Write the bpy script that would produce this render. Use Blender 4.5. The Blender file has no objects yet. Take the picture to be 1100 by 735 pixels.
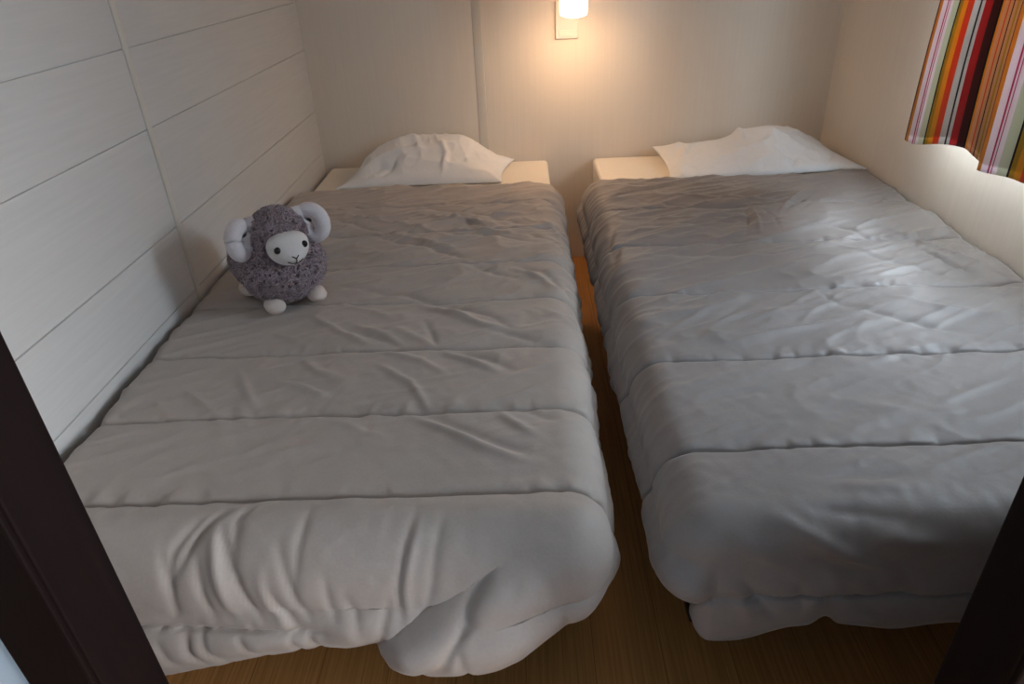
import bpy, bmesh, math, random
import numpy as np
from mathutils import Matrix, Vector

C = bpy.context.scene.collection
scene = bpy.context.scene
rng = np.random.default_rng(7)
random.seed(7)

# ------------------------------------------------------------------ camera
ROOM_W = 1.815
cam_d = bpy.data.cameras.new('camera')
cam = bpy.data.objects.new('camera', cam_d)
C.objects.link(cam)
cam_d.sensor_fit = 'HORIZONTAL'
cam_d.sensor_width = 36.0
cam_d.lens = 737.6 / 1100 * 36.0
cam_d.clip_start = 0.01


def cam_axes(yaw, pitch, roll):
    cy, sy, cp, sp, cr, sr = (math.cos(yaw), math.sin(yaw), math.cos(pitch),
                              math.sin(pitch), math.cos(roll), math.sin(roll))
    f = Vector((sy * cp, cy * cp, -sp))
    r0 = Vector((cy, -sy, 0))
    u0 = r0.cross(f)
    return cr * r0 + sr * u0, -sr * r0 + cr * u0, f


_r, _u, _f = cam_axes(-0.0336, 0.5276, -0.0486)
cam.matrix_world = Matrix(((_r.x, _u.x, -_f.x, 0.7484),
                           (_r.y, _u.y, -_f.y, -2.5294),
                           (_r.z, _u.z, -_f.z, 1.0918),
                           (0, 0, 0, 1)))
scene.camera = cam

# ------------------------------------------------------------------ light and exposure
scene.view_settings.view_transform = 'Standard'
scene.view_settings.look = 'None'
scene.view_settings.gamma = 1.0
scene.view_settings.use_curve_mapping = False
scene.view_settings.exposure = 0.10
scene.cycles.max_bounces = 8
scene.cycles.diffuse_bounces = 6
scene.cycles.use_denoising = True
scene.cycles.sample_clamp_indirect = 4.0

world = bpy.data.worlds.new('World')
scene.world = world
world.use_nodes = True
bg = world.node_tree.nodes['Background']
bg.inputs['Color'].default_value = (0.62, 0.78, 1.0, 1)
bg.inputs['Strength'].default_value = 0.2


def area(name, loc, aim, sx, sy, power, col):
    d = bpy.data.lights.new(name, 'AREA')
    d.shape = 'RECTANGLE'
    d.size, d.size_y, d.energy, d.color = sx, sy, power, col
    o = bpy.data.objects.new(name, d)
    C.objects.link(o)
    o.location = loc
    o.rotation_euler = (Vector(aim) - Vector(loc)).to_track_quat('-Z', 'Y').to_euler()
    return o


# daylight outside the bedroom window, an added fill, and daylight coming down the hall
WINDOW_POWER = 86.0
HALL_POWER = 21.0
LAMP_STRENGTH = 8.0
BULB_STRENGTH = 96.0
area('window_light', (ROOM_W + 0.45, -1.75, 1.38), (0.6, -1.00, 0.70), 1.8, 0.9, WINDOW_POWER, (0.79, 0.90, 1.0))
added_fill = area('window_light', (ROOM_W + 0.12, -0.98, 1.02), (0.6, -0.98, 1.02), 0.44, 0.50, 34.0, (0.82, 0.92, 1.0))  # added second light for the bright wall strip under the curtain
added_fill.data.spread = math.radians(110)
area('hall_daylight', (2.0, -2.95, 0.80), (0.3, -1.95, 0.45), 0.5, 0.45, HALL_POWER, (0.92, 0.95, 1.0))


# ------------------------------------------------------------------ materials
def new_mat(name):
    m = bpy.data.materials.new(name)
    m.use_nodes = True
    nt = m.node_tree
    return m, nt, nt.nodes['Principled BSDF']


def mat(name, col, rough=0.6, bump=None, var=0.0, scale=(1, 1, 1), nscale=8.0, sheen=0.0, metal=0.0, spec=0.5, detail=4.0):
    """procedural: stretched noise varies the colour a little and drives a bump"""
    m, nt, b = new_mat(name)
    b.inputs['Roughness'].default_value = rough
    b.inputs['Metallic'].default_value = metal
    b.inputs['Specular IOR Level'].default_value = spec
    if sheen:
        b.inputs['Sheen Weight'].default_value = sheen
        b.inputs['Sheen Roughness'].default_value = 0.4
    tc = nt.nodes.new('ShaderNodeTexCoord')
    mp = nt.nodes.new('ShaderNodeMapping')
    mp.inputs['Scale'].default_value = scale
    nt.links.new(tc.outputs['Object'], mp.inputs['Vector'])
    nz = nt.nodes.new('ShaderNodeTexNoise')
    nz.inputs['Scale'].default_value = nscale
    nz.inputs['Detail'].default_value = detail
    nt.links.new(mp.outputs['Vector'], nz.inputs['Vector'])
    rp = nt.nodes.new('ShaderNodeValToRGB')
    rp.color_ramp.elements[0].position = 0.3
    rp.color_ramp.elements[1].position = 0.7
    rp.color_ramp.elements[0].color = tuple(c * (1 - var) for c in col) + (1,)
    rp.color_ramp.elements[1].color = tuple(min(1, c * (1 + var)) for c in col) + (1,)
    nt.links.new(nz.outputs['Fac'], rp.inputs['Fac'])
    nt.links.new(rp.outputs['Color'], b.inputs['Base Color'])
    if bump:
        bp = nt.nodes.new('ShaderNodeBump')
        bp.inputs['Strength'].default_value = bump[0]
        bp.inputs['Distance'].default_value = bump[1]
        nt.links.new(nz.outputs['Fac'], bp.inputs['Height'])
        nt.links.new(bp.outputs['Normal'], b.inputs['Normal'])
    return m


M_wall_left = mat('pale_plank_panel', (0.655, 0.64, 0.62), 0.6, (0.15, 0.002), 0.035, (1, 1.2, 30), 4.0, spec=0.2)
M_wall = mat('pale_grained_panel', (0.80, 0.725, 0.635), 0.55, (0.08, 0.001), 0.02, (30, 30, 0.8), 4.0, spec=0.3)
M_strip = mat('pale_cover_strip', (0.66, 0.62, 0.55), 0.4, None, 0.02)
M_ceiling = mat('white_ceiling_board', (0.66, 0.65, 0.62), 0.7, None, 0.02)
M_dark_wood = mat('dark_brown_door_frame', (0.007, 0.0032, 0.003), 0.6, (0.2, 0.001), 0.2, (25, 25, 1.5), 4.0, spec=0.08)
M_light_absorber = mat('brown_light_absorber', (0.10, 0.055, 0.035), 0.5, None, 0.1, (20, 20, 1), 3.0)  # dark tone for the added panel that soaks up bounced light
M_hall_wall = mat('hall_panel', (0.50, 0.60, 0.68), 0.5, None, 0.03, (20, 20, 1), 3.0)
M_mattress = mat('cream_mattress_cover', (0.88, 0.81, 0.71), 0.75, (0.25, 0.001), 0.03, (1, 1, 1), 160.0)
M_duvet_lit = mat('cotton_duvet_lit_tone', (0.465, 0.405, 0.365), 0.62, (0.18, 0.0012), 0.03, (1, 1, 1), 220.0, 0.25)  # same cloth as the other duvet, lightened in place of stronger light
M_duvet_dim = mat('cotton_duvet_dim_tone', (0.285, 0.258, 0.25), 0.55, (0.18, 0.0012), 0.03, (1, 1, 1), 220.0, 0.25)  # same cloth again, its darker tone standing in for weaker light
M_pillow = mat('thin_white_pillowcase', (0.87, 0.885, 0.91), 0.6, (0.2, 0.001), 0.02, (1, 1, 1), 150.0, 0.1)
M_black = mat('black_painted_steel', (0.012, 0.011, 0.011), 0.5, None, 0.1)
M_white_plastic = mat('white_switch_plastic', (0.78, 0.74, 0.68), 0.35, None, 0.01)
M_chrome = mat('brushed_metal', (0.6, 0.58, 0.55), 0.35, None, 0.04, metal=1.0)
M_wool = mat('mauve_grey_plush_wool', (0.44, 0.335, 0.365), 0.9, None, 0.22, (1, 1, 1), 60.0, 0.5)
M_horn = mat('lilac_white_plush', (0.78, 0.72, 0.74), 0.9, (0.5, 0.002), 0.04, (1, 1, 1), 260.0, 0.4)
M_face = mat('white_velour', (0.76, 0.72, 0.70), 0.85, (0.3, 0.001), 0.02, (1, 1, 1), 300.0, 0.3)
M_foot = mat('cream_velour', (0.74, 0.64, 0.58), 0.85, (0.3, 0.001), 0.03, (1, 1, 1), 300.0, 0.3)
M_eye = mat('glossy_black_bead', (0.006, 0.005, 0.005), 0.12, None, 0.0)
M_thread = mat('dark_embroidery_thread', (0.05, 0.035, 0.035), 0.8, None, 0.1)


def floor_material():
    m, nt, b = new_mat('brown_wood_floor')
    N, L = nt.nodes, nt.links
    b.inputs['Roughness'].default_value = 0.5
    b.inputs['Specular IOR Level'].default_value = 0.25
    tc = N.new('ShaderNodeTexCoord')
    mp = N.new('ShaderNodeMapping')
    mp.inputs['Scale'].default_value = (70, 1.2, 1)
    L.new(tc.outputs['Object'], mp.inputs['Vector'])
    nz = N.new('ShaderNodeTexNoise')
    nz.inputs['Scale'].default_value = 4.0
    nz.inputs['Detail'].default_value = 6.0
    L.new(mp.outputs['Vector'], nz.inputs['Vector'])
    rp = N.new('ShaderNodeValToRGB')
    rp.color_ramp.elements[0].position = 0.28
    rp.color_ramp.elements[1].position = 0.75
    rp.color_ramp.elements[0].color = (0.37, 0.165, 0.050, 1)
    rp.color_ramp.elements[1].color = (0.60, 0.295, 0.095, 1)
    L.new(nz.outputs['Fac'], rp.inputs['Fac'])
    # board joints run along the beds
    sx = N.new('ShaderNodeSeparateXYZ')
    L.new(tc.outputs['Object'], sx.inputs['Vector'])
    md = N.new('ShaderNodeMath'); md.operation = 'PINGPONG'
    md.inputs[1].default_value = 0.06
    L.new(sx.outputs['X'], md.inputs[0])
    lt = N.new('ShaderNodeMath'); lt.operation = 'LESS_THAN'
    lt.inputs[1].default_value = 0.0009
    L.new(md.outputs[0], lt.inputs[0])
    mx = N.new('ShaderNodeMix'); mx.data_type = 'RGBA'
    mx.inputs['B'].default_value = (0.28, 0.125, 0.04, 1)
    L.new(lt.outputs[0], mx.inputs['Factor'])
    L.new(rp.outputs['Color'], mx.inputs['A'])
    L.new(mx.outputs['Result'], b.inputs['Base Color'])
    bp = N.new('ShaderNodeBump')
    bp.inputs['Strength'].default_value = 0.2
    bp.inputs['Distance'].default_value = 0.002
    L.new(nz.outputs['Fac'], bp.inputs['Height'])
    L.new(bp.outputs['Normal'], b.inputs['Normal'])
    return m


M_floor = floor_material()


def glow_material(name, col, strength):
    m, nt, b = new_mat(name)
    b.inputs['Base Color'].default_value = (0.9, 0.85, 0.75, 1)
    b.inputs['Roughness'].default_value = 0.3
    b.inputs['Emission Color'].default_value = col + (1,)
    b.inputs['Emission Strength'].default_value = strength
    return m


M_glow = glow_material('lit_opal_glass', (1.0, 0.60, 0.32), LAMP_STRENGTH)
M_bulb = glow_material('lit_bulb', (1.0, 0.62, 0.34), BULB_STRENGTH)


def glass_material():
    m, nt, b = new_mat('window_glass')
    N, L = nt.nodes, nt.links
    N.remove(b)
    out = [n for n in N if n.type == 'OUTPUT_MATERIAL'][0]
    t = N.new('ShaderNodeBsdfTransparent')
    t.inputs['Color'].default_value = (0.95, 0.97, 0.98, 1)
    g = N.new('ShaderNodeBsdfGlossy')
    g.inputs['Roughness'].default_value = 0.02
    mx = N.new('ShaderNodeMixShader')
    mx.inputs[0].default_value = 0.07
    L.new(t.outputs[0], mx.inputs[1])
    L.new(g.outputs[0], mx.inputs[2])
    L.new(mx.outputs[0], out.inputs['Surface'])
    return m


M_glass = glass_material()


def reflector_material():
    m, nt, b = new_mat('white_reflector')  # white reflector added behind the curtain cloth
    N, L = nt.nodes, nt.links
    out = [n for n in N if n.type == 'OUTPUT_MATERIAL'][0]
    b.inputs['Base Color'].default_value = (0.80, 0.79, 0.76, 1)
    b.inputs['Roughness'].default_value = 0.8
    t = N.new('ShaderNodeBsdfTranslucent')
    t.inputs['Color'].default_value = (0.80, 0.79, 0.76, 1)
    mx = N.new('ShaderNodeMixShader')
    mx.inputs[0].default_value = 0.26
    L.new(b.outputs[0], mx.inputs[1])
    L.new(t.outputs[0], mx.inputs[2])
    L.new(mx.outputs[0], out.inputs['Surface'])
    return m


M_reflector = reflector_material()

MAROON, OCHRE, LILAC, MAGENTA = (.075, .008, .012), (.58, .27, .035), (.74, .66, .69), (.42, .02, .10)
SAGE, BLACK, OLIVE, GOLD = (.56, .56, .46), (.010, .009, .009), (.38, .25, .02), (.60, .31, .02)
RUST, GREY, RED, TAN = (.55, .08, .02), (.53, .51, .49), (.38, .014, .024), (.55, .34, .20)


def curtain_material():
    m, nt, b = new_mat('striped_curtain_cloth')
    N, L = nt.nodes, nt.links
    out = [n for n in N if n.type == 'OUTPUT_MATERIAL'][0]
    uv = N.new('ShaderNodeUVMap'); uv.uv_map = 'UVMap'
    sp = N.new('ShaderNodeSeparateXYZ')
    L.new(uv.outputs[0], sp.inputs['Vector'])
    fr = N.new('ShaderNodeMath'); fr.operation = 'FRACT'
    L.new(sp.outputs['X'], fr.inputs[0])

    def ramp(stops):
        r = N.new('ShaderNodeValToRGB')
        r.color_ramp.interpolation = 'CONSTANT'
        e = r.color_ramp.elements
        e[0].position, e[0].color = stops[0][0], stops[0][1] + (1,)
        e[1].position, e[1].color = stops[1][0], stops[1][1] + (1,)
        for p, c in stops[2:]:
            n = e.new(p); n.color = c + (1,)
        L.new(fr.outputs[0], r.inputs['Fac'])
        return r
    a = ramp([(0, MAROON), (.045, (.30, .05, .03)), (.06, OCHRE), (.125, LILAC), (.215, MAGENTA), (.24, LILAC), (.265, MAGENTA), (.275, LILAC),
              (.33, SAGE), (.43, BLACK), (.45, OLIVE), (.50, GOLD), (.56, RUST), (.64, GREY), (.715, BLACK),
              (.735, GREY), (.775, RED), (.875, MAROON)])
    f = ramp([(0, BLACK), (.08, OCHRE), (.16, TAN), (.30, RUST), (.34, TAN), (.46, MAROON), (.50, TAN), (.60, OLIVE), (.66, TAN), (.74, MAROON), (.78, TAN), (.86, MAROON)])
    fl = N.new('ShaderNodeMath'); fl.operation = 'COMPARE'
    fl.inputs[1].default_value = 1.5
    fl.inputs[2].default_value = 0.5
    L.new(sp.outputs['X'], fl.inputs[0])
    mx = N.new('ShaderNodeMix'); mx.data_type = 'RGBA'
    L.new(fl.outputs[0], mx.inputs['Factor'])
    L.new(a.outputs['Color'], mx.inputs['A'])
    L.new(f.outputs['Color'], mx.inputs['B'])
    L.new(mx.outputs['Result'], b.inputs['Base Color'])
    b.inputs['Roughness'].default_value = 0.75
    b.inputs['Sheen Weight'].default_value = 0.1
    tr = N.new('ShaderNodeBsdfTranslucent')
    L.new(mx.outputs['Result'], tr.inputs['Color'])
    ms = N.new('ShaderNodeMixShader')
    ms.inputs[0].default_value = 0.32
    L.new(b.outputs[0], ms.inputs[1])
    L.new(tr.outputs[0], ms.inputs[2])
    L.new(ms.outputs[0], out.inputs['Surface'])
    return m


M_curtain = curtain_material()


# ------------------------------------------------------------------ helpers
def obj(name, bm, m, parent=None, smooth=False):
    me = bpy.data.meshes.new(name)
    bm.normal_update()
    bm.to_mesh(me)
    bm.free()
    me.materials.append(m)
    if smooth:
        me.polygons.foreach_set('use_smooth', [True] * len(me.polygons))
    o = bpy.data.objects.new(name, me)
    C.objects.link(o)
    if parent:
        o.parent = parent
    return o


def np_obj(name, verts, faces, m, parent=None, smooth=True):
    me = bpy.data.meshes.new(name)
    verts = np.asarray(verts, dtype=np.float32)
    faces = np.asarray(faces, dtype=np.int32)
    k = faces.shape[1]
    me.vertices.add(len(verts))
    me.vertices.foreach_set('co', verts.ravel())
    me.loops.add(faces.size)
    me.loops.foreach_set('vertex_index', faces.ravel())
    me.polygons.add(len(faces))
    me.polygons.foreach_set('loop_start', np.arange(0, faces.size, k, dtype=np.int32))
    me.update(calc_edges=True)
    me.validate()
    me.polygons.foreach_set('use_smooth', np.ones(len(me.polygons), dtype=bool))
    me.materials.append(m)
    o = bpy.data.objects.new(name, me)
    C.objects.link(o)
    if parent:
        o.parent = parent
    return o


def grid_faces(ni, nj, wrap_i=False):
    i = np.arange(ni if wrap_i else ni - 1)
    j = np.arange(nj - 1)
    I, J = np.meshgrid(i, j, indexing='ij')
    I2 = (I + 1) % ni
    return np.stack([I * nj + J, I2 * nj + J, I2 * nj + J + 1, I * nj + J + 1], -1).reshape(-1, 4)


def thing(name, label, cat, loc=(0, 0, 0), rotz=0.0, group=None):
    o = bpy.data.objects.new(name, None)
    C.objects.link(o)
    o.empty_display_size = 0.1
    o.location = loc
    o.rotation_euler = (0, 0, rotz)
    return tag(o, label, cat, group)


def tag(o, label, cat, group=None):
    o['label'] = label
    o['category'] = cat
    if group:
        o['group'] = group
    return o


def struct(o):
    o['kind'] = 'structure'
    return o


def box(bm, x0, x1, y0, y1, z0, z1, bev=0.0, seg=2):
    vs = [bm.verts.new((x, y, z)) for x in (x0, x1) for y in (y0, y1) for z in (z0, z1)]
    fs = [bm.faces.new([vs[i] for i in q]) for q in
          ((0, 1, 3, 2), (4, 6, 7, 5), (0, 4, 5, 1), (2, 3, 7, 6), (0, 2, 6, 4), (1, 5, 7, 3))]
    if bev:
        es = list({e for f in fs for e in f.edges})
        bmesh.ops.bevel(bm, geom=es, offset=bev, segments=seg, affect='EDGES', profile=0.5)
    return bm


def box_obj(name, b, m, parent=None, bev=0.0, seg=2):
    bm = bmesh.new()
    box(bm, *b, bev=bev, seg=seg)
    return obj(name, bm, m, parent, smooth=False)


def lathe(name, prof, m, parent=None, n=32, loc=(0, 0, 0)):
    prof = np.array(prof, float)
    a = np.linspace(0, 2 * np.pi, n, endpoint=False)
    v = np.stack([np.cos(a)[:, None] * prof[None, :, 0] + loc[0], np.sin(a)[:, None] * prof[None, :, 0] + loc[1],
                  np.repeat(prof[None, :, 1], n, 0) + loc[2]], -1).reshape(-1, 3)
    return np_obj(name, v, grid_faces(n, len(prof), True), m, parent)


def tube_arrays(path, radii, sides=10):
    path = np.array(path, float)
    n = len(path)
    t = np.gradient(path, axis=0)
    t /= np.linalg.norm(t, axis=1)[:, None] + 1e-12
    ref = np.array([0.13, 0.21, 0.97])
    a = np.cross(t, ref); a /= np.linalg.norm(a, axis=1)[:, None] + 1e-12
    b = np.cross(t, a)
    ang = np.linspace(0, 2 * np.pi, sides, endpoint=False)
    ring = (np.cos(ang)[:, None, None] * a[None] + np.sin(ang)[:, None, None] * b[None]) * np.array(radii)[None, :, None]
    v = (path[None] + ring).reshape(-1, 3)
    return v, grid_faces(sides, n, True)


def sstep(x, a, b):
    t = np.clip((x - a) / (b - a), 0, 1)
    return t * t * (3 - 2 * t)


def vnoise(x, y, seed):
    """smooth value noise, about -1..1"""
    r = np.random.default_rng(seed).uniform(-1, 1, (256, 256))
    xi, yi = np.floor(x).astype(int), np.floor(y).astype(int)
    fx, fy = x - xi, y - yi
    fx, fy = fx * fx * (3 - 2 * fx), fy * fy * (3 - 2 * fy)
    g = lambda a, b: r[a % 256, b % 256]
    return (g(xi, yi) * (1 - fx) + g(xi + 1, yi) * fx) * (1 - fy) + (g(xi, yi + 1) * (1 - fx) + g(xi + 1, yi + 1) * fx) * fy


def grid_normals(P):
    du = np.gradient(P, axis=0)
    dv = np.gradient(P, axis=1)
    n = np.cross(du, dv)
    return n / (np.linalg.norm(n, axis=2)[..., None] + 1e-12)


def stroke_field(U, V, strokes):
    """sum of soft ridges (+) and creases (-): each stroke is a polyline with height in mm and half-width in m"""
    H = np.zeros_like(U)
    for amp, wid, pts in strokes:
        pts = np.array(pts, float)
        seg = np.linalg.norm(np.diff(pts, axis=0), axis=1)
        cum = np.concatenate([[0], np.cumsum(seg)])
        tot = cum[-1]
        lo, hi = pts.min(0) - 4 * wid, pts.max(0) + 4 * wid
        sel = (U > lo[0]) & (U < hi[0]) & (V > lo[1]) & (V < hi[1])
        if not sel.any():
            continue
        u, v = U[sel], V[sel]
        best = np.full(u.shape, 9.0)
        par = np.zeros(u.shape)
        for k in range(len(seg)):
            d = pts[k + 1] - pts[k]
            t = np.clip(((u - pts[k, 0]) * d[0] + (v - pts[k, 1]) * d[1]) / (seg[k] ** 2 + 1e-12), 0, 1)
            dist = np.hypot(u - pts[k, 0] - t * d[0], v - pts[k, 1] - t * d[1])
            c = dist < best
            best = np.where(c, dist, best)
            par = np.where(c, (cum[k] + t * seg[k]) / tot, par)
        taper = np.sqrt(np.clip(np.sin(np.pi * np.clip(par, 0.02, 0.98)), 0, 1))
        w = wid * 0.75
        prof = np.exp(-(best / w) ** 2) if amp > 0 else np.exp(-np.abs(best / w) ** 1.4)
        H[sel] += amp * 0.001 * taper * prof
    return H

# wrinkles of the duvets: height in mm, half-width in m, course over the cloth
LEFT_TOP = [
    (-5, 0.01, [(0.373, -0.606), (0.482, -0.601), (0.616, -0.601), (0.684, -0.616), (0.798, -0.661)]),
    (-4, 0.012, [(0.434, -0.626), (0.555, -0.675), (0.686, -0.752), (0.786, -0.812)]),
    (5, 0.012, [(0.442, -0.687), (0.559, -0.734), (0.672, -0.8)]),
    (4, 0.012, [(0.18, -0.647), (0.289, -0.694), (0.421, -0.764), (0.538, -0.849)]),
    (-5, 0.011, [(0.208, -0.697), (0.323, -0.786), (0.4, -0.836)]),
    (-6, 0.013, [(0.333, -0.839), (0.47, -0.908), (0.579, -0.998), (0.616, -1.028)]),
    (4, 0.012, [(0.333, -0.802), (0.466, -0.872), (0.577, -0.962)]),
    (-5, 0.01, [(0.521, -0.833), (0.628, -0.856), (0.761, -0.916)]),
    (4, 0.01, [(0.534, -0.808), (0.642, -0.833), (0.747, -0.88)]),
    (-4, 0.012, [(0.596, -1.038), (0.679, -1.105), (0.725, -1.137)]),
    (-4, 0.011, [(0.718, -1.061), (0.783, -1.114), (0.83, -1.206)]),
    (4, 0.011, [(0.705, -1.072), (0.77, -1.133), (0.811, -1.202)]),
    (-5, 0.013, [(0.311, -1.137), (0.481, -1.19), (0.522, -1.221)]),
    (-5, 0.012, [(0.488, -1.198), (0.599, -1.256), (0.673, -1.312), (0.708, -1.362)]),
    (4, 0.012, [(0.499, -1.233), (0.59, -1.289), (0.657, -1.344)]),
    (-4, 0.01, [(0.747, -0.864), (0.805, -0.909), (0.836, -0.991)]),
    (4, 0.01, [(0.741, -0.742), (0.801, -0.803), (0.835, -0.888)]),
    (-4, 0.014, [(0.369, -1.337), (0.465, -1.391), (0.514, -1.424)]),
    (3, 0.012, [(0.474, -1.344), (0.537, -1.393), (0.563, -1.422)]),
    (-4, 0.012, [(0.652, -1.356), (0.73, -1.395), (0.794, -1.436)]),
    (3, 0.011, [(0.352, -1.236), (0.42, -1.267), (0.474, -1.308)]),
    (-4, 0.01, [(0.557, -0.711), (0.594, -0.782), (0.664, -0.821)]),
    (4, 0.01, [(0.461, -1.428), (0.548, -1.47), (0.595, -1.516)]),
    (5, 0.009, [(0.583, -1.441), (0.633, -1.472), (0.688, -1.517)]),
    (-4, 0.01, [(0.61, -1.437), (0.665, -1.469), (0.718, -1.513)]),
    (6, 0.01, [(0.56, -1.642), (0.62, -1.684), (0.667, -1.718), (0.732, -1.753)]),
    (-4, 0.012, [(0.583, -1.64), (0.642, -1.68), (0.693, -1.715), (0.745, -1.741)]),
    (4, 0.01, [(0.691, -1.633), (0.719, -1.665), (0.75, -1.697)]),
    (-3, 0.01, [(0.728, -1.625), (0.756, -1.644), (0.787, -1.662)]),
    (3, 0.012, [(0.765, -1.272), (0.81, -1.32), (0.842, -1.364)]),
    (3, 0.014, [(0.547, -1.257), (0.648, -1.339), (0.729, -1.382)]),
    (4, 0.009, [(0.47, -1.48), (0.537, -1.54), (0.576, -1.619)]),
    (3, 0.01, [(0.389, -1.322), (0.468, -1.374), (0.509, -1.421)]),
    (-3, 0.008, [(0.528, -1.307), (0.553, -1.368), (0.571, -1.43)]),
    (3, 0.01, [(0.438, -1.644), (0.482, -1.677), (0.522, -1.693)]),
    (4, 0.01, [(0.299, -1.287), (0.369, -1.349), (0.44, -1.408)]),
    (3, 0.009, [(0.235, -1.351), (0.266, -1.366), (0.305, -1.389)]),
    (5, 0.009, [(0.295, -1.528), (0.353, -1.548), (0.398, -1.576)]),
    (4, 0.009, [(0.134, -1.536), (0.186, -1.58), (0.23, -1.622)]),
    (3, 0.01, [(0.096, -1.567), (0.147, -1.609)]),
    (3, 0.01, [(0.21, -1.479), (0.258, -1.559), (0.293, -1.608)]),
    (3, 0.012, [(0.313, -1.438), (0.364, -1.497), (0.419, -1.526)]),
]
LEFT_FOOT = [
    (-6, 0.008, [(0.316, 0.489), (0.34, 0.495), (0.363, 0.493)]),
    (-9, 0.008, [(0.334, 0.482), (0.301, 0.438), (0.275, 0.389)]),
    (-7, 0.008, [(0.301, 0.465), (0.273, 0.422), (0.269, 0.377)]),
    (-10, 0.009, [(0.33, 0.448), (0.353, 0.403), (0.384, 0.332)]),
    (8, 0.01, [(0.322, 0.453), (0.335, 0.392), (0.352, 0.336)]),
    (-8, 0.008, [(0.304, 0.421), (0.311, 0.376), (0.319, 0.334)]),
    (-8, 0.009, [(0.258, 0.423), (0.271, 0.377), (0.267, 0.335)]),
    (-6, 0.008, [(0.363, 0.492), (0.349, 0.458), (0.356, 0.414)]),
    (-9, 0.008, [(0.393, 0.391), (0.412, 0.349), (0.431, 0.324)]),
    (7, 0.009, [(0.388, 0.402), (0.401, 0.355), (0.415, 0.325)]),
    (-7, 0.008, [(0.413, 0.429), (0.432, 0.372), (0.451, 0.324)]),
    (-5, 0.008, [(0.443, 0.47), (0.441, 0.433), (0.435, 0.378)]),
    (-6, 0.008, [(0.499, 0.37), (0.509, 0.346), (0.511, 0.322)]),
    (-6, 0.009, [(0.473, 0.399), (0.477, 0.359), (0.484, 0.326)]),
    (-9, 0.008, [(0.275, 0.32), (0.277, 0.285), (0.288, 0.248)]),
    (-8, 0.007, [(0.297, 0.325), (0.3, 0.291), (0.319, 0.254)]),
    (-7, 0.008, [(0.347, 0.315), (0.357, 0.289), (0.373, 0.266)]),
    (-7, 0.007, [(0.417, 0.319), (0.418, 0.294), (0.422, 0.273)]),
    (-7, 0.007, [(0.44, 0.318), (0.444, 0.299), (0.45, 0.28)]),
    (-6, 0.008, [(0.237, 0.305), (0.249, 0.26), (0.26, 0.239)]),
    (-7, 0.008, [(0.588, 0.458), (0.567, 0.376), (0.567, 0.328)]),
    (6, 0.009, [(0.592, 0.444), (0.578, 0.386), (0.577, 0.333)]),
    (-6, 0.008, [(0.624, 0.452), (0.611, 0.385), (0.596, 0.333)]),
    (-6, 0.007, [(0.555, 0.371), (0.543, 0.318), (0.545, 0.296)]),
    (-10, 0.006, [(0.694, 0.393), (0.67, 0.367), (0.644, 0.332)]),
    (-9, 0.008, [(0.67, 0.367), (0.643, 0.331), (0.619, 0.302), (0.588, 0.288), (0.556, 0.296)]),
    (-7, 0.008, [(0.645, 0.321), (0.652, 0.287), (0.667, 0.268)]),
    (-5, 0.009, [(0.723, 0.389), (0.683, 0.361)]),
    (-5, 0.01, [(0.588, 0.286), (0.59, 0.272)]),
    (4, 0.02, [(0.727, 0.296), (0.704, 0.268), (0.666, 0.252)]),
]
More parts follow.
